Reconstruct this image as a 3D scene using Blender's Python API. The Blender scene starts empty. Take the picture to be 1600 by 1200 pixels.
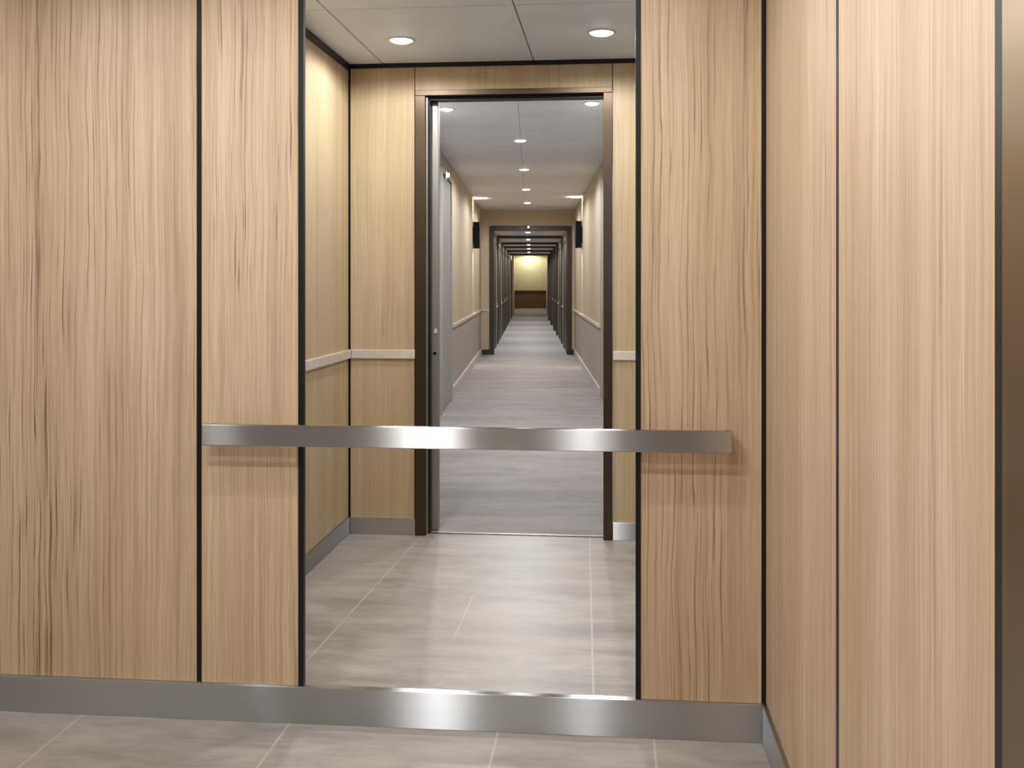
import bpy, bmesh, math
from mathutils import Matrix, Vector

C = bpy.context.scene.collection
H_EYE = 1.30
YAW = math.atan(145 / 1550)
D_EYE = H_EYE * 1550 / 707 / math.cos(YAW)          # camera distance from the panelled back wall (2.86 m)
COR_ROT = YAW - math.atan(17.5 / 1550)              # the corridor runs about 4.7 degrees off the lift's axis
CEIL = 2.432

# --------------------------------------------------------------------------- materials
def new_mat(name):
    m = bpy.data.materials.new(name)
    m.use_nodes = True
    nt = m.node_tree
    b = nt.nodes['Principled BSDF']
    return m, nt, b

def srgb(r, g, b):
    def f(c):
        c /= 255.0
        return c / 12.92 if c <= 0.04045 else ((c + 0.055) / 1.055) ** 2.4
    return (f(r), f(g), f(b), 1.0)

class N:
    """small helper around a node tree"""
    def __init__(self, nt): self.nt = nt
    def node(self, t, **kw):
        n = self.nt.nodes.new(t)
        for k, v in kw.items(): setattr(n, k, v)
        return n
    def link(self, a, b): self.nt.links.new(a, b)
    def val(self, sock, v):
        if hasattr(v, 'is_output') or isinstance(v, bpy.types.NodeSocket): self.link(v, sock)
        else: sock.default_value = v
    def math(self, op, a, b=0.0, clamp=False):
        n = self.node('ShaderNodeMath', operation=op, use_clamp=clamp)
        self.val(n.inputs[0], a); self.val(n.inputs[1], b)
        return n.outputs[0]
    def vmath(self, op, a, b):
        n = self.node('ShaderNodeVectorMath', operation=op)
        self.val(n.inputs[0], a); self.val(n.inputs[1], b)
        return n.outputs[0]
    def noise(self, vec, scale=1.0, detail=3.0, rough=0.5, dist=0.0):
        n = self.node('ShaderNodeTexNoise')
        self.link(vec, n.inputs['Vector'])
        n.inputs['Scale'].default_value = scale; n.inputs['Detail'].default_value = detail
        n.inputs['Roughness'].default_value = rough; n.inputs['Distortion'].default_value = dist
        return n.outputs['Fac']
    def ramp(self, fac, stops):
        n = self.node('ShaderNodeValToRGB')
        el = n.color_ramp.elements
        el[0].position, el[0].color = stops[0][0], stops[0][1]
        el[1].position, el[1].color = stops[-1][0], stops[-1][1]
        for p, c in stops[1:-1]:
            e = el.new(p); e.color = c
        self.link(fac, n.inputs[0])
        return n.outputs[0]
    def mixc(self, fac, a, b, mode='MIX'):
        n = self.node('ShaderNodeMix', data_type='RGBA', blend_type=mode)
        self.val(n.inputs[0], fac); self.val(n.inputs[6], a); self.val(n.inputs[7], b)
        return n.outputs[2]
    def smooth(self, v, a, b):
        n = self.node('ShaderNodeMapRange', interpolation_type='SMOOTHSTEP')
        self.val(n.inputs[0], v)
        n.inputs[1].default_value = a; n.inputs[2].default_value = b
        return n.outputs[0]
    def bump(self, height, strength, dist, bsdf):
        n = self.node('ShaderNodeBump')
        n.inputs['Strength'].default_value = strength; n.inputs['Distance'].default_value = dist
        self.link(height, n.inputs['Height']); self.link(n.outputs[0], bsdf.inputs['Normal'])

G = lambda v: (v, v, v, 1)

def wood_mat(name, axis, light, mid, dark, pore=0.95, fine=1.0):
    """vertical ash-like veneer; axis is the local horizontal axis of the board"""
    m, nt, b = new_mat(name); n = N(nt)
    tc = n.node('ShaderNodeTexCoord'); oi = n.node('ShaderNodeObjectInfo')
    sep = n.node('ShaderNodeSeparateXYZ'); n.link(tc.outputs['Object'], sep.inputs[0])
    u0 = sep.outputs[axis]; z = sep.outputs[2]
    off = n.math('MULTIPLY', oi.outputs['Random'], 57.0)
    def vec(ku, kz, u, extra=0.0):
        c = n.node('ShaderNodeCombineXYZ')
        n.link(n.math('MULTIPLY', n.math('ADD', u, off), ku), c.inputs[0])
        n.link(n.math('ADD', n.math('MULTIPLY', z, kz), extra), c.inputs[1])
        n.link(off, c.inputs[2])
        return c.outputs[0]
    # slow sideways drift of the grain
    w1 = n.noise(vec(2.6, 1.5, u0), 1.0, 2.0)
    w2 = n.noise(vec(9.0, 6.5, u0, 5.0), 1.0, 2.0)
    u = n.math('ADD', u0, n.math('ADD', n.math('MULTIPLY', n.math('SUBTRACT', w1, 0.5), 0.030),
                                 n.math('MULTIPLY', n.math('SUBTRACT', w2, 0.5), 0.007)))
    broad = n.noise(vec(7.0, 0.35, u), 1.0, 3.0)
    band = n.noise(vec(38.0, 0.45, u, 3.0), 1.0, 3.0)
    finen = n.noise(vec(170.0, 1.6, u, 9.0), 1.0, 3.0, 0.6)
    hair = n.noise(vec(420.0, 7.0, u, 2.0), 1.0, 2.0, 0.6)
    col = n.mixc(n.smooth(broad, 0.30, 0.70), mid, light)
    col = n.mixc(n.math('MULTIPLY', n.smooth(band, 0.42, 0.72), 0.34 * fine), col, dark)
    col = n.mixc(n.math('MULTIPLY', n.smooth(finen, 0.47, 0.62), 0.36 * fine), col, dark)
    col = n.mixc(n.math('MULTIPLY', n.smooth(hair, 0.48, 0.64), 0.26 * fine), col, dark)
    # clusters of dark pore lines
    pl = n.noise(vec(78.0, 0.42, u, 14.0), 1.0, 3.0, 0.55)
    ridge = n.math('ABSOLUTE', n.math('SUBTRACT', pl, 0.5))
    line = n.math('SUBTRACT', 1.0, n.smooth(ridge, 0.005, 0.024))
    clus = n.smooth(n.noise(vec(5.2, 0.55, u0, 21.0), 1.0, 2.0), 0.45, 0.66)
    brk = n.smooth(n.noise(vec(60.0, 2.2, u, 31.0), 1.0, 2.0), 0.36, 0.58)
    lm = n.math('MULTIPLY', n.math('MULTIPLY', line, clus), n.math('MULTIPLY', brk, pore))
    deep = tuple(c * 0.42 for c in dark[:3]) + (1,)
    col = n.mixc(lm, col, deep)
    # bands of closely spaced wavy growth lines
    ph = n.math('ADD', n.math('MULTIPLY', u, 330.0), n.math('MULTIPLY', n.noise(vec(16.0, 1.1, u0, 61.0), 1.0, 3.0, 0.6), 13.0))
    gl = n.smooth(n.math('SINE', ph), 0.80, 0.99)
    bandm = n.smooth(n.noise(vec(4.6, 0.32, u0, 71.0), 1.0, 1.0), 0.47, 0.62)
    gbrk = n.smooth(n.noise(vec(48.0, 1.7, u, 81.0), 1.0, 2.0), 0.40, 0.62)
    gm = n.math('MULTIPLY', n.math('MULTIPLY', gl, bandm), n.math('MULTIPLY', gbrk, 0.80 * pore))
    col = n.mixc(gm, col, tuple(c * 0.55 for c in dark[:3]) + (1,))
    lm = n.math('MAXIMUM', lm, gm)
    # pale flecks
    fl = n.noise(vec(90.0, 1.1, u, 44.0), 1.0, 3.0)
    flm = n.math('MULTIPLY', n.smooth(fl, 0.64, 0.74), 0.35)
    pale = tuple(min(1, c * 1.22) for c in light[:3]) + (1,)
    col = n.mixc(flm, col, pale)
    n.link(col, b.inputs['Base Color'])
    b.inputs['Roughness'].default_value = 0.46
    b.inputs['Specular IOR Level'].default_value = 0.35
    n.bump(n.math('SUBTRACT', finen, n.math('MULTIPLY', lm, 1.5)), 0.10, 0.002, b)
    return m

def metal_mat(name, col, rough, axis='X', aniso=0.0, metallic=1.0, streak=0.06, grain=(3, 3, 500)):
    m, nt, b = new_mat(name); n = N(nt)
    tc = n.node('ShaderNodeTexCoord')
    st = n.noise(n.vmath('MULTIPLY', tc.outputs['Object'], grain), 1.0, 3.0, 0.6)
    c2 = tuple(c * (1 - 2.2 * streak) for c in col[:3]) + (1,)
    n.link(n.mixc(st, c2, col), b.inputs['Base Color'])
    n.link(n.math('ADD', rough - 0.04, n.math('MULTIPLY', st, 0.08)), b.inputs['Roughness'])
    b.inputs['Metallic'].default_value = metallic
    if aniso:
        b.inputs['Anisotropic'].default_value = aniso
        t = n.node('ShaderNodeTangent', direction_type='RADIAL', axis=axis)
        n.link(t.outputs[0], b.inputs['Tangent'])
    n.bump(st, 0.03, 0.001, b)
    return m

def brushed_mat(name, col, rough, aniso, axis='X', grain=(2, 3, 400)):
    """horizontally brushed steel: lamp reflections stretch into upright streaks"""
    m = bpy.data.materials.new(name); m.use_nodes = True
    nt = m.node_tree; n = N(nt)
    nt.nodes.remove(nt.nodes['Principled BSDF'])
    out = nt.nodes['Material Output']
    g = n.node('ShaderNodeBsdfAnisotropic', distribution='BECKMANN')
    tc = n.node('ShaderNodeTexCoord')
    st = n.noise(n.vmath('MULTIPLY', tc.outputs['Object'], grain), 1.0, 3.0, 0.6)
    lo = tuple(c * 0.88 for c in col[:3]) + (1,)
    n.link(n.mixc(st, lo, col), g.inputs['Color'])
    g.inputs['Roughness'].default_value = rough
    g.inputs['Anisotropy'].default_value = -aniso
    t = n.node('ShaderNodeTangent', direction_type='RADIAL', axis=axis)
    n.link(t.outputs[0], g.inputs['Tangent'])
    n.link(g.outputs[0], out.inputs['Surface'])
    return m

def plain_mat(name, col, rough=0.55, spec=0.4, var=0.04, scale=14.0, metallic=0.0, stretch=(1, 1, 1)):
    m, nt, b = new_mat(name); n = N(nt)
    tc = n.node('ShaderNodeTexCoord')
    ns = n.noise(n.vmath('MULTIPLY', tc.outputs['Object'], stretch), scale, 4.0)
    lo = tuple(c * (1 - 2 * var) for c in col[:3]) + (1,)
    hi = tuple(min(1, c * (1 + 2 * var)) for c in col[:3]) + (1,)
    n.link(n.mixc(n.smooth(ns, 0.3, 0.7), lo, hi), b.inputs['Base Color'])
    b.inputs['Roughness'].default_value = rough
    b.inputs['Specular IOR Level'].default_value = spec
    b.inputs['Metallic'].default_value = metallic
    return m

def floor_mat(name, base, joints=(), slant=(), rough=0.42, contrast=1.0, streak=(0.9, 6.5), plank=None, spec=0.4):
    """grey stone-look tile; joints = list of (x, y0, y1) straight grout lines running away from the back wall"""
    m, nt, b = new_mat(name); n = N(nt)
    tc = n.node('ShaderNodeTexCoord')
    sep = n.node('ShaderNodeSeparateXYZ'); n.link(tc.outputs['Object'], sep.inputs[0])
    x, y = sep.outputs[0], sep.outputs[1]
    def vec(kx, ky, s=0.0):
        c = n.node('ShaderNodeCombineXYZ')
        n.link(n.math('MULTIPLY', x, kx), c.inputs[0]); n.link(n.math('MULTIPLY', y, ky), c.inputs[1])
        c.inputs[2].default_value = s
        return c.outputs[0]
    a = n.noise(vec(streak[0] * 1.6, streak[1], 0.0), 1.0, 5.0, 0.62, 0.3)
    c = n.noise(vec(3.5, 8.5, 4.0), 1.0, 5.0, 0.65, 0.6)
    f = n.noise(vec(14.0, 60.0, 8.0), 1.0, 3.0, 0.6)
    big = n.noise(vec(1.1, 1.4, 2.0), 1.0, 2.0)
    t = n.math('ADD', n.math('MULTIPLY', a, 0.45), n.math('MULTIPLY', c, 0.38))
    t = n.math('ADD', t, n.math('MULTIPLY', f, 0.17))
    k = contrast
    d = tuple(v * (1 - 0.34 * k) for v in base[:3]); d = (d[0], d[1] * 0.985, d[2] * 0.97, 1)
    l = tuple(min(1, v * (1 + 0.22 * k)) for v in base[:3]) + (1,)
    col = n.mixc(n.smooth(t, 0.33, 0.67), d, l)
    warm = (base[0] * 1.05, base[1] * 0.985, base[2] * 0.92, 1)
    col = n.mixc(n.math('MULTIPLY', n.smooth(big, 0.4, 0.7), 0.35), col, warm)
    g = None
    for (jx, y0, y1, w, k2) in joints:
        xx = n.math('ADD', x, n.math('MULTIPLY', y, -k2)) if k2 else x
        ln = n.math('SUBTRACT', 1.0, n.smooth(n.math('ABSOLUTE', n.math('SUBTRACT', xx, jx)), w * 0.45, w))
        ln = n.math('MULTIPLY', ln, n.math('MULTIPLY', n.math('GREATER_THAN', y, y0), n.math('LESS_THAN', y, y1)))
        g = ln if g is None else n.math('MAXIMUM', g, ln)
    if g is not None:
        gc = tuple(min(1, v * 1.42) for v in base[:3]) + (1,)
        gn = n.smooth(n.noise(vec(9.0, 7.0, 6.0), 1.0, 2.0), 0.25, 0.55)
        col = n.mixc(n.math('MULTIPLY', g, n.math('ADD', 0.35, n.math('MULTIPLY', gn, 0.5))), col, gc)
    n.link(col, b.inputs['Base Color'])
    n.link(n.math('ADD', rough - 0.08, n.math('MULTIPLY', t, 0.16)), b.inputs['Roughness'])
    b.inputs['Specular IOR Level'].default_value = spec
    n.bump(t, 0.06, 0.003, b)
    return m

def emit_mat(name, col, strength):
    m, nt, b = new_mat(name)
    b.inputs['Base Color'].default_value = (0.9, 0.9, 0.9, 1)
    b.inputs['Emission Color'].default_value = col
    b.inputs['Emission Strength'].default_value = strength
    n = N(nt); tc = n.node('ShaderNodeTexCoord')
    f = n.noise(tc.outputs['Object'], 40.0, 2.0)
    n.link(n.mixc(f, (col[0] * .97, col[1] * .97, col[2] * .97, 1), col), b.inputs['Emission Color'])
    return m

WL, WM, WD = srgb(219, 194, 162), srgb(204, 176, 142), srgb(156, 126, 95)
M = {}
M['wood_x'] = wood_mat('ash veneer facing back', 0, WL, WM, WD, fine=0.82)
M['wood_y'] = wood_mat('ash veneer facing side', 1, WL, WM, WD, pore=0.5, fine=0.8)
FL, FM, FD = srgb(208, 188, 154), srgb(194, 172, 136), srgb(162, 138, 102)
M['oak_x'] = wood_mat('honey veneer facing front', 0, FL, FM, FD, pore=0.25, fine=0.7)
M['oak_y'] = wood_mat('honey veneer facing side', 1, FL, FM, FD, pore=0.2, fine=0.7)
M['black'] = plain_mat('black anodised trim', srgb(24, 21, 19), 0.42, 0.3, 0.08)
M['core'] = plain_mat('dark wall core', srgb(40, 36, 33), 0.8, 0.2)
M['steel_x'] = brushed_mat('brushed stainless steel', (0.50, 0.487, 0.475, 1), 0.36, 0.74, 'X', (2, 3, 420))
M['kick_x'] = brushed_mat('brushed stainless kick plate', (0.60, 0.61, 0.62, 1), 0.36, 0.76, 'X', (2, 3, 300))
M['kick_y'] = metal_mat('brushed stainless side kick plate', (0.46, 0.47, 0.48, 1), 0.42, 'Y', 0.9, grain=(3, 2, 300))
M['bronze'] = metal_mat('dark bronze metal', srgb(92, 79, 65), 0.42, 'Z', 0.5, metallic=0.9, grain=(260, 260, 1.5))
M['bronze_col'] = metal_mat('brushed bronze column metal', srgb(150, 132, 110), 0.36, 'Z', 0.5, metallic=0.9, grain=(260, 260, 1.5))
M['frame_dark'] = plain_mat('dark brown frame lacquer', srgb(56, 48, 39), 0.38, 0.5, 0.08)
M['door_dark'] = plain_mat('dark stained door', srgb(62, 54, 44), 0.45, 0.4, 0.12, 6.0, stretch=(6, 6, 0.5))
M['door_steel'] = metal_mat('satin steel door', srgb(176, 172, 162), 0.42, 'Z', 0.3, metallic=0.75, grain=(200, 200, 2))
M['rail_white'] = plain_mat('off white rail', srgb(214, 204, 190), 0.42, 0.45, 0.03)
M['base_white'] = plain_mat('white skirting', srgb(206, 202, 198), 0.45, 0.45, 0.03)
M['ceil'] = plain_mat('warm grey ceiling panel', srgb(222, 231, 246), 0.55, 0.35, 0.02, 3.0)
M['ceil_c'] = plain_mat('corridor ceiling paint', srgb(222, 222, 224), 0.55, 0.3, 0.02, 3.0)
M['gap'] = plain_mat('shadow gap', srgb(24, 22, 20), 0.9, 0.1)
M['wall_beige'] = plain_mat('beige wall covering', srgb(196, 182, 160), 0.6, 0.3, 0.035, 5.0, stretch=(9, 9, 0.4))
M['wall_grey'] = plain_mat('grey wall paint', srgb(172, 169, 164), 0.5, 0.35, 0.03, 5.0, stretch=(6, 6, 0.5))
M['wainscot'] = plain_mat('grey wainscot', srgb(178, 172, 167), 0.5, 0.35, 0.03, 5.0, stretch=(6, 6, 0.5))
M['end_cream'] = plain_mat('cream end wall', srgb(206, 197, 152), 0.65, 0.25, 0.03)
M['end_brown'] = plain_mat('brown wainscot', srgb(108, 80, 54), 0.55, 0.3, 0.06)
M['lens'] = emit_mat('lit lamp lens', (1.0, 0.985, 0.96, 1), 14.0)
M['lens_warm'] = emit_mat('lit warm lens', (1.0, 0.86, 0.66, 1), 9.0)
M['led'] = emit_mat('small white indicator', (1.0, 0.98, 0.94, 1), 6.0)
M['ring'] = plain_mat('white lamp trim', srgb(226, 224, 220), 0.4, 0.4, 0.02)
M['door_grey'] = plain_mat('grey flush door paint', srgb(168, 165, 160), 0.5, 0.35, 0.03, 5.0, stretch=(6, 6, 0.5))
M['black_sat'] = plain_mat('satin black lamp body', srgb(12, 11, 11), 0.6, 0.2, 0.1)
FB = srgb(170, 163, 157)
JW = 0.0042
M['floor_cab'] = floor_mat('grey stone tile near', FB, [(jx, -9, 9, JW, 0) for jx in (-1.587, -0.949, -0.33, 0.117)])
M['floor_mid'] = floor_mat('grey stone tile beyond', FB,
                           [(-1.066, -9, 9, JW, 0.040), (-0.052, -9, 9, JW, -0.029), (-0.578, 0.75, 1.22, JW * 0.7, 0)])
M['floor_cor'] = floor_mat('grey plank floor', srgb(156, 150, 147), [], contrast=0.9, streak=(0.55, 3.2), rough=0.62, spec=0.2)
M['floor_cor'].name = 'grey streaked corridor floor'

# --------------------------------------------------------------------------- mesh helpers
def bm_box(bm, x0, x1, y0, y1, z0, z1, bev=0.0):
    r = bmesh.ops.create_cube(bm, size=1.0)
    vs = r['verts']
    for v in vs:
        v.co = Vector((x0 + (v.co.x + .5) * (x1 - x0), y0 + (v.co.y + .5) * (y1 - y0), z0 + (v.co.z + .5) * (z1 - z0)))
    if bev:
        es = {e for v in vs for e in v.link_edges}
        bmesh.ops.bevel(bm, geom=list(es), offset=bev, segments=2, profile=0.5, affect='EDGES')

def bm_cyl(bm, c, axis, r0, r1, length, seg=32):
    r = bmesh.ops.create_cone(bm, cap_ends=True, segments=seg, radius1=r0, radius2=r1, depth=length)
    rot = {'X': Matrix.Rotation(math.pi / 2, 4, 'Y'), 'Y': Matrix.Rotation(-math.pi / 2, 4, 'X'), 'Z': Matrix()}[axis]
    bmesh.ops.transform(bm, matrix=Matrix.Translation(c) @ rot, verts=r['verts'])

def bm_ring(bm, z0, z1, ri, ro, seg=40):
    """a flat washer with a softly sloped lip"""
    prof = [(ri, z0), (ri + 0.25 * (ro - ri), z1 - 0.0), (ro - 0.15 * (ro - ri), z1 + 0.2 * (z0 - z1)), (ro, z0)]
    rows = []
    for r, z in prof:
        rows.append([bm.verts.new((r * math.cos(2 * math.pi * i / seg), r * math.sin(2 * math.pi * i / seg), z)) for i in range(seg)])
    for a in range(len(rows)):
        b = (a + 1) % len(rows)
        for i in range(seg):
            j = (i + 1) % seg
            bm.faces.new((rows[a][i], rows[a][j], rows[b][j], rows[b][i]))
    bmesh.ops.recalc_face_normals(bm, faces=bm.faces[:])

CAB = Matrix()
COR = Matrix.Translation((0, -D_EYE, 0)) @ Matrix.Rotation(COR_ROT, 4, 'Z')   # corridor frame: y = distance down the corridor

def obj(name, bm, mat, parent=None, loc=(0, 0, 0), frame=CAB, smooth=False):
    me = bpy.data.meshes.new(name)
    bmesh.ops.recalc_face_normals(bm, faces=bm.faces[:])
    bm.to_mesh(me); bm.free()
    me.materials.append(M[mat] if isinstance(mat, str) else mat)
    if smooth:
        for p in me.polygons: p.use_smooth = True
    o = bpy.data.objects.new(name, me); C.objects.link(o)
    if parent: o.parent = parent; o.location = loc
    else: o.matrix_world = frame @ Matrix.Translation(loc)
    return o

def empty(name, loc, frame=CAB):
    o = bpy.data.objects.new(name, None); C.objects.link(o)
    o.empty_display_size = 0.1
    o.matrix_world = frame @ Matrix.Translation(loc)
    return o

def tag(o, label, cat, group=None):
    o['label'] = label; o['category'] = cat
    if group: o['group'] = group
    return o

def struct(o, label=None):
    o['kind'] = 'structure'
    if label: o['label'] = label
    return o

def box_obj(name, x0, x1, y0, y1, z0, z1, mat, parent=None, bev=0.0, frame=CAB, base=None):
    """a box whose origin sits at its base centre (or at `base`, for children: coordinates stay relative to the parent)"""
    bm = bmesh.new()
    if parent is not None:
        bm_box(bm, x0, x1, y0, y1, z0, z1, bev)
        return obj(name, bm, mat, parent)
    cx, cy = (x0 + x1) / 2, (y0 + y1) / 2
    bm_box(bm, x0 - cx, x1 - cx, y0 - cy, y1 - cy, 0, z1 - z0, bev)
    return obj(name, bm, mat, None, (cx, cy, z0), frame)

def multi_obj(name, boxes, mat, frame=CAB, bev=0.0):
    bm = bmesh.new()
    for b in boxes: bm_box(bm, *b, bev)
    return obj(name, bm, mat, None, (0, 0, 0), frame)

# --------------------------------------------------------------------------- the lift car: near side (y < 0)
XR = 0.433            # right side wall surface
XL = -2.05            # left end of the wide near bay (outside the picture)
YB = -3.55            # wall behind the camera
XO0, XO1 = -0.909, 0.066   # the tall mirror between the black edge strips, left open onto its built reflection
PT = 0.014            # panel thickness

struct(box_obj('floor', XL, XR + 0.03, YB, 0.0, -0.06, 0.0, 'floor_cab'), 'grey stone tiled floor in front of the panelled wall')
bpy.data.objects['floor'].data.transform(Matrix.Translation(((XL + XR + 0.03) / 2, YB / 2, 0)))
bpy.data.objects['floor'].location = (0, 0, -0.06)

def panel(x0, x1, z0, z1, label, y=0.0, mat='wood_x', t=PT, group=None):
    o = box_obj('wood_panel', x0, x1, y, y + t, z0, z1, mat, bev=0.0012)
    return tag(o, label, 'wall panel', group)

def side_panel(y0, y1, z0, z1, label, x=XR, mat='wood_y', t=PT):
    o = box_obj('wood_panel', x, x + t, y0, y1, z0, z1, mat, bev=0.0012)
    return tag(o, label, 'wall panel')

KT = 0.108
TOPZ = CEIL - 0.03
panel(XL, -1.2385, KT, TOPZ, 'widest wood-grain back wall panel, at far left beyond the handrail end')
panel(-1.2225, -0.9255, KT, TOPZ, 'narrow wood-grain back wall panel behind the left end of the steel handrail')
panel(0.0800, 0.4205, KT, TOPZ, 'wood-grain back wall panel behind the right end of the steel handrail')
side_panel(-0.884, -0.001, 0.06, TOPZ, 'narrower wood-grain right side wall panel, next to the back corner')
side_panel(-1.693, -0.906, 0.06, TOPZ, 'wider wood-grain right side wall panel, next to the bronze column')

def strip_x(x0, x1, y0, y1, z0, z1, label, name='joint_strip', cat='trim strip'):
    return tag(box_obj(name, x0, x1, y0, y1, z0, z1, 'black', bev=0.001), label, cat)

strip_x(-1.2385, -1.2225, 0.003, 0.012, KT, TOPZ, 'black vertical joint strip just left of the handrail end')
strip_x(-0.9255, XO0, -0.004, 0.016, KT, TOPZ, 'black vertical edge strip down the left side of the tall mirror', 'edge_strip')
strip_x(XO1, 0.0800, -0.004, 0.016, KT, TOPZ, 'black vertical edge strip down the right side of the tall mirror', 'edge_strip')
strip_x(0.4205, XR, 0.001, 0.012, KT, TOPZ, 'black vertical corner strip where back wall meets right side wall', 'corner_strip')
strip_x(XR - 0.0004, XR + 0.013, -0.906, -0.884, 0.0, TOPZ, 'black vertical joint strip between the two right side wall panels')
strip_x(XR - 0.002, XR + 0.013, -1.722, -1.693, 0.0, TOPZ, 'black vertical edge strip between right side panel and bronze column', 'edge_strip')

# walls behind the panels
struct(multi_obj('wall_back', [(XL - 0.1, -0.955, PT + 0.001, 0.075, 0, CEIL), (0.10, XR + 0.1, PT + 0.003, 0.075, 0, CEIL)], 'core'),
       'back wall carrying the wood panels')
struct(box_obj('wall_right', XR + PT + 0.001, XR + 0.10, YB, 0.0, 0, CEIL, 'core'), 'right side wall carrying the wood panels')
struct(box_obj('wall_left', XL - 0.1, XL, YB, 0.0, 0, CEIL, 'door_steel'), 'left side wall out of view')
struct(box_obj('wall_front', XL - 0.1, XR + 0.1, YB - 0.1, YB, 0, CEIL, 'door_steel'), 'wall behind the viewer')

# stainless kick plates
def kick(name, x0, x1, y0, y1, z1, mat, label):
    return struct(box_obj(name, x0, x1, y0, y1, 0.0, z1, mat, bev=0.0015), label)
kick('baseboard_back', XL, XR - 0.012, -0.012, 0.013, KT, 'kick_x', 'brushed steel kick plate along the foot of the back wall')
kick('baseboard_right', XR - 0.012, XR + 0.002, -1.693, -0.0, 0.112, 'kick_y', 'brushed steel kick plate along the foot of the right side wall')

# bronze column at the right picture edge
col = empty('bronze_column', (XR, -1.95, 0))
tag(col, 'brushed bronze metal column at the right edge of the picture', 'column')
box_obj('face_plate', -0.006, 0.013, -0.50, 0.227, 0.0, TOPZ, 'bronze_col', col, 0.003)
box_obj('base_shoe', -0.012, -0.006, -0.50, 0.227, 0.0, 0.06, 'bronze', col, 0.001)

# handrail
hr = empty('handrail', (-0.42, 0.0, 0.86))
tag(hr, 'long flat brushed stainless handrail crossing the wood panels and the tall mirror', 'handrail')
rx0, rx1 = -1.190, 0.331
box_obj('bar', rx0 + 0.42, rx1 + 0.42, -0.076, -0.058, -0.033, 0.0285, 'steel_x', hr, 0.0022)
for ex0, ex1 in ((rx0, rx0 + 0.012), (rx1 - 0.012, rx1)):
    box_obj('end_return', ex0 + 0.42, ex1 + 0.42, -0.058, -0.0005, -0.0270, 0.022, 'steel_x', hr, 0.0015)
for px in (-0.917, 0.073):
    bm = bmesh.new()
    bm_cyl(bm, (px + 0.42, -0.031, -0.003), 'Y', 0.007, 0.007, 0.054, 24)
    bm_cyl(bm, (px + 0.42, -0.0065, -0.003), 'Y', 0.007, 0.010, 0.005, 32)
    obj('mounting_post', bm, 'steel_x', hr)

# ceilings: separate sheets with thin shadow gaps, in one mesh each
def ceiling(name, xs, ys, z, frame=CAB, mat='ceil', gap=0.006, label=None):
    bm = bmesh.new()
    for i in range(len(xs) - 1):
        for j in range(len(ys) - 1):
            bm_box(bm, xs[i] + gap / 2, xs[i + 1] - gap / 2, ys[j] + gap / 2, ys[j + 1] - gap / 2, z, z + 0.02, 0.001)
    o = obj(name, bm, mat, None, (0, 0, 0), frame)
    g = bmesh.new(); bm_box(g, xs[0] - .02, xs[-1] + .02, ys[0] - .02, ys[-1] + .02, z + 0.021, z + 0.05)
    k = obj('ceiling_backing', g, 'gap', o)
    struct(o, label)
    return o
ceiling('ceiling', (XL, -1.18, -0.40, XR), (YB, -2.3, -1.16, 0.0), CEIL, label='grey ceiling of the near space, out of view')
struct(box_obj('trim_1', XL, XR, -0.006, 0.012, TOPZ, CEIL, 'black'), 'black strip along the top of the back wall')

# --------------------------------------------------------------------------- the mirror's reflection, built as a room behind it (0 < y < 2.2)
VL = -1.363           # left side wall
VR = XR
VF = 2.18             # wall with the lift doorway
fm = bmesh.new(); bm_box(fm, VL - 0.05, VR + 0.05, 0.0, 2.215, -0.06, 0.0)
struct(obj('floor_beyond', fm, 'floor_mid'), 'grey stone tiled floor reflected in the tall mirror')

RZ0, RZ1 = 0.909, 0.955
o = box_obj('wood_panel', VL - PT, VL, 0.09, VF - 0.006, 0.06, TOPZ - 0.004, 'oak_y', bev=0.001)
tag(o, 'honey wood panel on the left side wall reflected in the tall mirror', 'wall panel')
panel(VL + 0.010, -1.017, 0.05, 2.411, 'honey wood panel left of the bronze doorway frame', VF, 'oak_x')
panel(-1.013, -0.002, 2.292, 2.411, 'low wide wood panel above the bronze doorway frame', VF, 'oak_x')
panel(0.002, VR - 0.01, 0.05, 2.411, 'thin sliver of honey wood panel right of the bronze doorway frame', VF, 'oak_x')
strip_x(VL, VL + 0.010, VF, VF + 0.012, 0.0, 2.411, 'thin black corner strip beside the left honey wood panels', 'corner_strip')
struct(multi_obj('wall_beyond_left', [(VL - 0.09, VL - PT - 0.001, 0.076, VF + 0.2, 0, CEIL)], 'core'), 'wall behind the left honey wood panel')
struct(multi_obj('wall_beyond_right', [(VR, VR + 0.1, 0.076, VF + 0.2, 0, CEIL)], 'door_steel'), 'right side wall of the reflected room, out of view')
struct(multi_obj('wall_doorway', [(VL - 0.09, -1.03, VF + PT + 0.001, VF + 0.19, 0, CEIL + .3), (0.02, VR + 0.5, VF + PT + 0.001, VF + 0.19, 0, CEIL + .3),
                                  (-1.03, 0.02, VF + PT + 0.001, VF + 0.19, 2.31, CEIL + .3)], 'core'), 'wall around the bronze doorway')
kick('baseboard_beyond_left', VL - 0.002, VL + 0.008, 0.09, VF - 0.010, 0.090, 'kick_y', 'steel kick plate at the foot of the left side wall reflected in the mirror')
kick('baseboard_doorway_left', VL + 0.008, -1.011, VF - 0.010, VF + 0.004, 0.086, 'kick_x', 'steel kick plate left of the bronze doorway')
kick('baseboard_doorway_right', 0.002, VR, VF - 0.010, VF + 0.004, 0.088, 'kick_x', 'steel kick plate right of the bronze doorway')
struct(box_obj('trim_2', VL - PT, VL + 0.010, 0.09, VF - 0.012, TOPZ - 0.004, CEIL, 'black'), 'black strip along the top of the left side wall')
struct(box_obj('trim_3', VL + 0.010, VR, VF - 0.012, VF + 0.012, 2.411, CEIL, 'black'), 'black strip along the top of the doorway wall')

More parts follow.
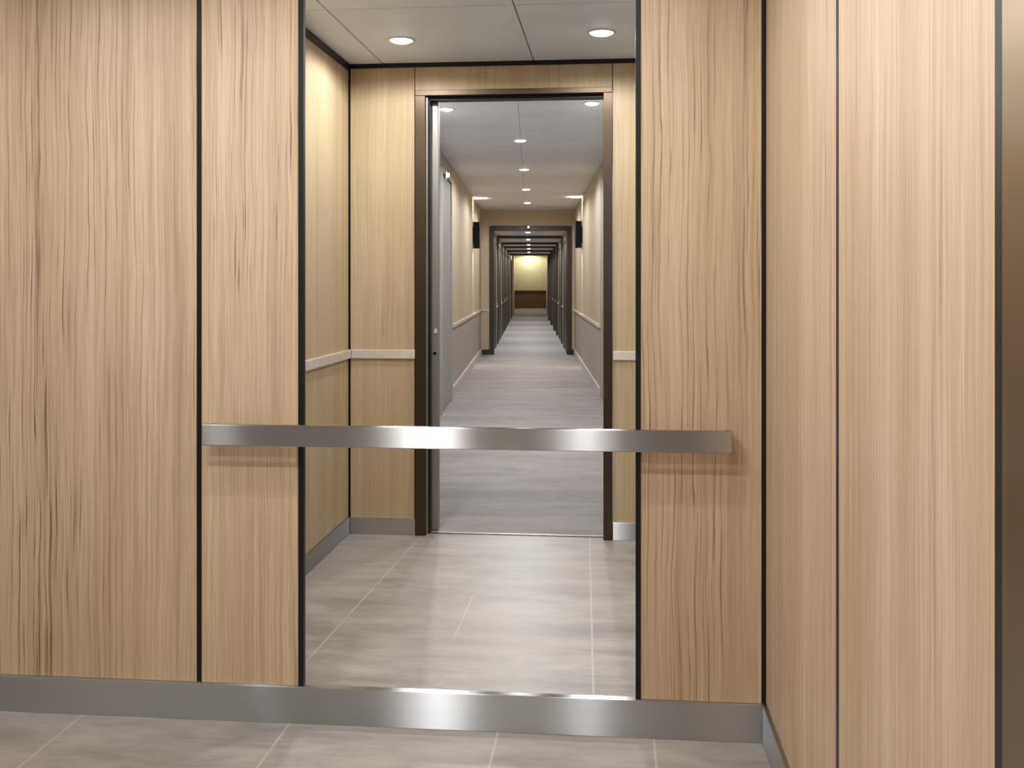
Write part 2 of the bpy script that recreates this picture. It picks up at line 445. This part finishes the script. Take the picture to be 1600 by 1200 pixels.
def bumper(x0, x1, y0, y1, label, z0=RZ0, z1=RZ1, frame=CAB, name='bumper_rail'):
    o = box_obj(name, x0, x1, y0, y1, z0, z1, 'rail_white', bev=0.003, frame=frame)
    return tag(o, label, 'wall rail')
bumper(VL, VL + 0.016, 0.10, VF - 0.002, 'off-white flat wall rail on the left honey wood side panel')
bumper(VL + 0.018, -1.012, VF - 0.015, VF, 'off-white flat wall rail just left of the bronze doorway')
bumper(0.003, VR - 0.02, VF - 0.015, VF, 'short off-white wall rail just right of the bronze doorway')
ceiling('ceiling_beyond', (VL, -1.18, -0.40, VR), (0.076, 1.16, VF + 0.01), CEIL, label='grey panelled ceiling reflected in the tall mirror')

# doorway frame
df = empty('doorway_frame', (-0.505, VF, 0))
tag(df, 'dark bronze metal frame around the doorway to the corridor', 'door frame')
fx = 0.505
box_obj('jamb', -1.011 + fx, -0.958 + fx, -0.016, 0.19, 0.0, 2.262, 'bronze', df, 0.002)
box_obj('jamb', -0.046 + fx, 0.000 + fx, -0.016, 0.19, 0.0, 2.262, 'bronze', df, 0.002)
box_obj('header', -1.011 + fx, 0.000 + fx, -0.016, 0.19, 2.262, 2.290, 'bronze', df, 0.002)
box_obj('seal_strip', -0.958 + fx, -0.950 + fx, 0.012, 0.026, 0.0, 2.262, 'door_steel', df, 0.001)
box_obj('gap_shade_strip', -0.958 + fx, -0.943 + fx, 0.036, 0.085, 0.0, 2.262, 'black', df, 0.001)
box_obj('gap_shade_strip', -0.944 + fx, -0.046 + fx, 0.03, 0.085, 2.246, 2.262, 'black', df, 0.001)  # black strip standing in for the shadow under the header
# sliding door leaf showing at the left of the doorway
sd = empty('sliding_door', (-0.925, VF + 0.12, 0))
tag(sd, 'steel edge of a sliding lift door showing inside the left doorway jamb', 'door')
bm = bmesh.new(); bm_box(bm, -0.028, 0.016, -0.022, 0.022, 0.006, 2.255, 0.004)
obj('leaf', bm, 'door_steel', sd)
box_obj('latch_plate', -0.006, 0.010, -0.0255, -0.022, 1.035, 1.060, 'rail_white', sd, 0.001)
bm = bmesh.new(); bm_cyl(bm, (-0.003, -0.0228, 0.93), 'Y', 0.009, 0.009, 0.003, 20)
obj('lock_hole', bm, 'black', sd)
# sill
sl = empty('door_sill', (-0.505, VF + 0.05, 0))
tag(sl, 'thin metal floor sill across the foot of the doorway', 'sill')
box_obj('sill_plate', -0.455, 0.460, 0.0, 0.022, 0.0, 0.003, 'door_steel', sl, 0.001)
box_obj('sill_groove', -0.455, 0.460, -0.010, 0.0, 0.0, 0.002, 'black', sl)

# --------------------------------------------------------------------------- the corridor of the reflection (its own frame, y = distance from the camera)
CL, CR, CZ = -0.905, 0.790, 2.625
PW = 18.0             # end of the near stretch
Y0 = 5.42
fm = bmesh.new(); bm_box(fm, -1.6, 1.6, 5.05, 44.0, -0.065, -0.0006)
struct(obj('floor_corridor', fm, 'floor_cor', None, (0, 0, 0), COR), 'grey streaked floor running down the corridor')
ceiling('ceiling_corridor', (CL, -0.095, CR), (5.30, 10.2, PW), CZ, COR, 'ceil_c', 0.003, 'grey corridor ceiling with round downlights')

SPL = 11.45
struct(multi_obj('wall_corridor_left', [(CL - 0.1, CL, Y0, SPL, 0, CZ)], 'wall_grey', COR), 'plain grey near stretch of the left corridor wall')
struct(multi_obj('wall_corridor_left_far', [(CL - 0.1, CL, SPL, PW, 0.80, CZ)], 'wall_beige', COR), 'beige upper stretch of the left corridor wall')
SPR = 11.30
struct(multi_obj('wall_corridor_right', [(CR, CR + 0.1, Y0, SPR, 0, CZ)], 'wall_grey', COR), 'plain grey near stretch of the right corridor wall')
struct(multi_obj('wall_corridor_right_far', [(CR, CR + 0.1, SPR, PW, 0.80, CZ)], 'wall_beige', COR), 'beige upper stretch of the right corridor wall')
for nm, x0, x1, sp, side in (('wainscot_panel', CL - 0.1, CL, SPL, 'left'), ('wainscot_panel', CR, CR + 0.1, SPR, 'right')):
    o = box_obj(nm, x0, x1, sp, PW, 0.0, 0.80, 'wainscot', frame=COR)
    tag(o, 'grey wainscot panel under the white rail on the %s corridor wall' % side, 'wall panel')
bumper(CL, CL + 0.022, SPL, PW - 0.004, 'long white chair rail on the left corridor wall', 0.785, 0.825, COR, 'chair_rail')
bumper(CR - 0.022, CR, SPR, PW - 0.004, 'long white chair rail on the right corridor wall', 0.785, 0.825, COR, 'chair_rail')
struct(box_obj('baseboard_corridor_left', CL, CL + 0.018, SPL, PW - 0.004, 0, 0.11, 'base_white', bev=0.003, frame=COR), 'white skirting on the left corridor wall')
struct(box_obj('baseboard_corridor_right', CR - 0.018, CR, SPR, PW - 0.004, 0, 0.11, 'base_white', bev=0.003, frame=COR), 'white skirting on the right corridor wall')

# grey door on the near left wall
gd = empty('flush_door', (CL, 10.35, 0), COR)
tag(gd, 'flush grey steel door on the near left corridor wall', 'door')
bm = bmesh.new()
bm_box(bm, 0.0, 0.02, -0.55, 0.55, 0.005, 2.38, 0.004)
obj('leaf', bm, 'door_grey', gd)
for s in (-1, 1):
    box_obj('jamb', 0.0, 0.035, s * 0.58 - 0.03, s * 0.58 + 0.03, 0.0, 2.40, 'wall_grey', gd, 0.004)
box_obj('header', 0.0, 0.035, -0.61, 0.61, 2.40, 2.44, 'wall_grey', gd, 0.004)
al = empty('alarm_light', (CL + 0.036, 10.10, 2.40), COR)
tag(al, 'tiny bright white alarm light high on the left grey wall', 'alarm light')
box_obj('base', 0.0, 0.012, -0.05, 0.05, -0.05, 0.05, 'ring', al, 0.003)
bm = bmesh.new(); bm_cyl(bm, (0.026, 0, 0), 'X', 0.024, 0.016, 0.028, 24); obj('lens', bm, 'led', al)

# portal at the end of the near stretch
struct(multi_obj('wall_portal', [(CL - 0.1, -0.750, PW, PW + 0.12, 0.0, CZ), (0.738, CR + 0.1, PW, PW + 0.12, 0.0, CZ), (-0.750, 0.738, PW, PW + 0.12, 2.334, CZ)],
                 'wall_beige', COR), 'beige end wall around the first dark doorway frame')
struct(multi_obj('baseboard_portal', [(CL + 0.018, -0.751, PW - 0.012, PW, 0, 0.09), (0.739, CR - 0.018, PW - 0.012, PW, 0, 0.09)], 'frame_dark', COR),
       'dark skirting beside the first dark doorway frame')
bumper(CL + 0.022, -0.752, PW - 0.014, PW, 'very short white rail left of the first dark doorway frame', 0.785, 0.825, COR, 'chair_rail')
bumper(0.740, CR - 0.022, PW - 0.014, PW, 'very short white rail right of the first dark doorway frame', 0.785, 0.825, COR, 'chair_rail')

def ring_frame(w, l0, l1, r1, r0, zb, zt, dep, label, group=None):
    e = empty('passage_frame', (0, w, 0), COR)
    tag(e, label, 'door frame', group)
    box_obj('jamb', l0, l1, -0.03, dep, 0, zb, 'frame_dark', e, 0.004)
    box_obj('jamb', r1, r0, -0.03, dep, 0, zb, 'frame_dark', e, 0.004)
    box_obj('header', l0, r0, -0.03, dep, zb, zt, 'frame_dark', e, 0.004)
    return e
BL, BR, BZ = -0.72, 0.675, 2.305
ring_frame(PW, -0.749, -0.668, 0.656, 0.737, 2.253, 2.333, 0.16, 'nearest and largest dark passage frame, below the beige header wall')
rings = [(21.2, -0.690, 0.650), (24.6, -0.700, 0.625), (27.2, -0.702, 0.612), (30.5, -0.710, 0.600), (34.4, -0.718, 0.590)]
names = ['second dark passage frame down the corridor, just inside the largest one', 'third dark passage frame down the corridor',
         'fourth dark passage frame down the corridor', 'fifth dark passage frame down the corridor',
         'farthest dark passage frame, directly around the cream end wall']
for (w, l, r), lb in zip(rings, names):
    ring_frame(w, BL - 0.02, l, r, BR + 0.02, 2.253, BZ + 0.01, 0.14, lb, 'dark passage frames down the corridor')
ceiling('ceiling_passage', (BL - 0.05, BR + 0.05), (PW + 0.12, 34.4), BZ, COR, 'ceil_c', 0.0, 'low grey ceiling of the far passage')
ceiling('ceiling_end', (BL - 0.05, BR + 0.05), (34.54, 43.6), 2.60, COR, 'ceil_c', 0.0, 'grey ceiling before the end wall')
struct(multi_obj('wall_passage_left', [(BL - 0.1, BL, PW + 0.12, 43.6, 0, 2.62)], 'wall_beige', COR), 'beige left wall of the far passage')
struct(multi_obj('wall_passage_right', [(BR, BR + 0.1, PW + 0.12, 43.6, 0, 2.62)], 'wall_beige', COR), 'beige right wall of the far passage')

# dark doors on the passage walls
starts = [18.25] + [r[0] + 0.2 for r in rings]
ends = [r[0] - 0.06 for r in rings] + [38.0]
order = ['first', 'second', 'third', 'fourth', 'fifth', 'sixth']
for i, (s, e_) in enumerate(zip(starts, ends)):
    for side, x, sg in (('left', BL, 1), ('right', BR, -1)):
        L = (e_ - s)
        a, b_ = (s + 0.05, s + 0.60 * L)
        if i == 5: a, b_ = s + 0.9, s + 2.0
        d = empty('corridor_door', (x, (a + b_) / 2, 0), COR)
        tag(d, '%s dark door on the %s wall of the far passage' % (order[i], side), 'door', 'dark doors along the far passage')
        h = (b_ - a) / 2
        xa, xb = sorted((0.0, sg * 0.012))
        box_obj('leaf', xa, xb, -h + 0.06, h - 0.06, 0.004, 2.06, 'door_dark', d, 0.002)
        xa, xb = sorted((0.0, sg * 0.024))
        box_obj('jamb', xa, xb, -h, -h + 0.055, 0, 2.07, 'frame_dark', d, 0.003)
        box_obj('jamb', xa, xb, h - 0.055, h, 0, 2.07, 'frame_dark', d, 0.003)
        box_obj('header', xa, xb, -h, h, 2.07, 2.13, 'frame_dark', d, 0.003)
        bm = bmesh.new()
        bm_cyl(bm, (sg * 0.03, h - 0.16, 0.88), 'X', 0.012, 0.012, 0.036, 16)
        bm_box(bm, min(sg * 0.040, sg * 0.056), max(sg * 0.040, sg * 0.056), h - 0.30, h - 0.145, 0.868, 0.892, 0.003)
        obj('handle', bm, 'steel_x', d)
        if b_ + 0.1 < e_:
            rx = sorted((x, x + sg * 0.02))
            bumper(rx[0], rx[1], b_ + 0.02, min(e_, b_ + 1.4) , 'short white wall rail beside the %s dark door on the %s passage wall' % (order[i], side), 0.785, 0.825, COR, 'chair_rail')

# end wall
EW = 43.6
struct(multi_obj('wall_end', [(BL - 0.1, BR + 0.1, EW, EW + 0.1, 0.92, 2.62)], 'end_cream', COR), 'lit cream wall at the very end of the corridor')
o = box_obj('wainscot_panel', BL, BR, EW - 0.004, EW + 0.1, 0.0, 0.90, 'end_brown', frame=COR)
tag(o, 'brown wainscot panel on the end wall of the corridor', 'wall panel')
o = box_obj('chair_rail', BL, BR, EW - 0.03, EW - 0.004, 0.88, 0.965, 'frame_dark', bev=0.004, frame=COR)
tag(o, 'dark brown chair rail across the cream end wall', 'wall rail')
struct(box_obj('baseboard_end', BL, BR, EW - 0.025, EW - 0.004, 0, 0.17, 'base_white', bev=0.004, frame=COR), 'white skirting on the end wall')

# --------------------------------------------------------------------------- lamps
def light(name, kind, loc, frame, energy, col, size=0.1, rot=None, spread=None, parent=None, shape='DISK', size_y=None):
    ld = bpy.data.lights.new(name, kind); ld.energy = energy; ld.color = col
    if kind == 'AREA':
        ld.shape = shape; ld.size = size
        if size_y: ld.size_y = size_y
        if spread: ld.spread = spread
    o = bpy.data.objects.new(name, ld); C.objects.link(o)
    mloc = Matrix.Translation(loc)
    if rot: mloc = mloc @ rot
    if parent: o.parent = parent; o.matrix_local = mloc
    else: o.matrix_world = frame @ mloc
    return o

ring_me = bmesh.new(); bm_ring(ring_me, 0.0, -0.006, 0.050, 0.064)
RING = bpy.data.meshes.new('trim_ring'); ring_me.to_mesh(RING); ring_me.free(); RING.materials.append(M['ring'])
for p in RING.polygons: p.use_smooth = True
lens_me = bmesh.new(); bmesh.ops.create_uvsphere(lens_me, u_segments=40, v_segments=20, radius=1.0)
bmesh.ops.delete(lens_me, geom=[v for v in lens_me.verts if v.co.z > 0.02], context='VERTS')
for v in lens_me.verts: v.co = Vector((v.co.x * 0.052, v.co.y * 0.052, v.co.z * 0.017))
LENS = bpy.data.meshes.new('lens'); lens_me.to_mesh(LENS); lens_me.free(); LENS.materials.append(M['lens'])
for p in LENS.polygons: p.use_smooth = True

WHITE = (0.985, 0.985, 1.0)
def downlight(x, y, z, frame, energy, label, group, scale=1.0, spread=172, col=WHITE):
    e = empty('downlight', (x, y, z), frame)
    tag(e, label, 'ceiling light', group)
    for nm, me in (('trim_ring', RING), ('lens', LENS)):
        o = bpy.data.objects.new(nm, me); C.objects.link(o); o.parent = e; o.scale = (scale, scale, 1)
    ld = bpy.data.lights.new('lamp_glow', 'SPOT'); ld.energy = energy; ld.color = col
    ld.spot_size = math.radians(spread); ld.spot_blend = 0.30; ld.shadow_soft_size = 0.030 * scale
    o = bpy.data.objects.new('lamp_glow', ld); C.objects.link(o); o.parent = e; o.location = (0, 0, -0.022)
    return e

NEAR = 'round downlights above the near floor'
for x, y, en, lb in ((-0.755, -0.80, 24.0, 'lit round downlight above the left end of the handrail'), (-0.115, -0.80, 17.0, 'lit round downlight above the right end of the handrail'),
                     (-0.930, -1.66, 62.0, 'lit round downlight farther from the back wall, on the left'), (-0.142, -1.66, 23.0, 'lit round downlight farther from the back wall, on the right'),
                     (-1.157, -2.75, 66.0, 'added unseen fill lamp farthest from the back wall, on the left'), (-0.177, -2.75, 17.0, 'added unseen fill lamp farthest from the back wall, on the right'),  # unseen third row, added as fill for the lower back wall
                     (-1.850, -0.90, 17.0, 'added unseen fill lamp at the left side, above the widest wood panel')):  # extra unseen lamp, added to brighten the upper left panel
    downlight(x, y, CEIL, CAB, en, lb, NEAR)
BEY = 'round downlights in the ceiling reflected in the tall mirror'
E_BEY = 26.0
downlight(-0.979, 1.685, CEIL, CAB, E_BEY, 'lit round downlight above and left of the bronze doorway', BEY)
downlight(-0.049, 1.63, CEIL, CAB, E_BEY, 'lit round downlight at top right, above and right of the bronze doorway', BEY)
for x in (-0.979, -0.06):
    downlight(x, 0.78, CEIL, CAB, 36.0, 'lit round downlight nearest the tall mirror in its reflection, on the %s' % ('left' if x < -0.5 else 'right'), BEY)
COG = 'round downlights along the corridor ceiling'
E_COR = 78.0
downlight(-0.645, 7.543, CZ, COR, E_COR, 'lit corridor downlight close to the top left corner of the doorway', COG, 1.0)
downlight(0.450, 7.313, CZ, COR, E_COR, 'lit corridor downlight close to the top right corner of the doorway', COG, 1.0)
for w, x, lb in ((9.216, -0.098, 'nearest lit downlight in the middle row of the corridor ceiling'), (11.559, -0.078, 'second lit downlight in the middle row of the corridor ceiling'),
                 (14.014, -0.068, 'third lit downlight in the middle row of the corridor ceiling'), (16.368, -0.058, 'fourth lit downlight in the middle row, nearest the beige header wall')):
    downlight(x, w, CZ, COR, E_COR, lb, COG, 1.05)
FAR = 'small downlights along the far passage'
for w, lb in ((19.6, 'lit downlight just behind the largest dark passage frame'), (22.9, 'lit downlight behind the second dark passage frame'),
              (25.9, 'lit downlight behind the third dark passage frame'), (28.9, 'lit downlight behind the fourth dark passage frame'),
              (32.4, 'lit downlight behind the fifth dark passage frame')):
    downlight(-0.06, w, BZ, COR, 120.0, lb, FAR)
downlight(-0.06, 36.6, 2.60, COR, 60.0, 'lit downlight just behind the farthest dark passage frame', FAR)
downlight(-0.06, 43.1, 2.60, COR, 72.0, 'lit downlight washing the cream end wall', FAR)
ind = empty('indicator_light', (-0.045, PW - 0.03, 2.305), COR)
tag(ind, 'tiny white indicator light on the header of the largest dark passage frame', 'indicator light')
box_obj('base', -0.03, 0.03, -0.008, 0.0, -0.024, 0.024, 'black_sat', ind, 0.003)
bm = bmesh.new(); bm_cyl(bm, (0, -0.013, 0.004), 'Y', 0.016, 0.016, 0.010, 20); obj('lens', bm, 'led', ind)

def sconce(x, w, sg, label):
    e = empty('wall_sconce', (x, w, 1.84), COR)
    tag(e, label, 'wall lamp', 'black wall sconces on the corridor walls')
    dx = sorted((sg * 0.012, sg * 0.105))
    bm = bmesh.new()
    t = 0.006; a, b_ = dx; h0, h1 = 0.0, 0.41; yy = 0.075
    bm_box(bm, a, a + t, -yy, yy, h0, h1); bm_box(bm, b_ - t, b_, -yy, yy, h0, h1)
    bm_box(bm, a + t, b_ - t, -yy, -yy + t, h0, h1); bm_box(bm, a + t, b_ - t, yy - t, yy, h0, h1)
    obj('shade', bm, 'black_sat', e)
    bx = sorted((0.0, sg * 0.012))
    box_obj('back_plate', bx[0], bx[1], -0.05, 0.05, 0.08, 0.33, 'black_sat', e, 0.002)
    for nm, z in (('lens', 0.385), ('lens', 0.02)):
        box_obj(nm, a + t, b_ - t, -yy + t, yy - t, z, z + 0.006, 'lens_warm', e)
    up = Matrix.Rotation(math.pi, 4, 'X')
    light('lamp_glow', 'AREA', ((a + b_) / 2, 0, 0.396), COR, 2.2, (1.0, 0.89, 0.74), 0.075, up, math.radians(55), e, 'RECTANGLE', 0.13)
    light('lamp_glow', 'AREA', ((a + b_) / 2, 0, 0.014), COR, 1.6, (1.0, 0.89, 0.74), 0.075, None, math.radians(55), e, 'RECTANGLE', 0.13)
sconce(CL, 15.50, 1, 'black box wall sconce on the left corridor wall')
sconce(CR, 15.30, -1, 'black box wall sconce on the right corridor wall')

# --------------------------------------------------------------------------- world, camera, view
w = bpy.data.worlds.new('room_dark'); bpy.context.scene.world = w
w.use_nodes = True
w.node_tree.nodes['Background'].inputs[0].default_value = (0.05, 0.05, 0.05, 1)
w.node_tree.nodes['Background'].inputs[1].default_value = 0.3

cd = bpy.data.cameras.new('camera'); cam = bpy.data.objects.new('camera', cd); C.objects.link(cam)
cd.sensor_fit = 'HORIZONTAL'; cd.sensor_width = 36.0
cd.lens = 36.0 * 1550 / 1600
cd.shift_x = -12 / 1600; cd.shift_y = -158 / 1600
cd.clip_start = 0.01; cd.clip_end = 200
cam.location = (0, -D_EYE, H_EYE)
cam.rotation_euler = (math.pi / 2, 0, YAW)
sc = bpy.context.scene
sc.camera = cam
vs = sc.view_settings
vs.view_transform = 'Standard'; vs.look = 'None'; vs.gamma = 1.0; vs.use_curve_mapping = False
vs.exposure = 0.0
sc.cycles.max_bounces = 10; sc.cycles.diffuse_bounces = 6
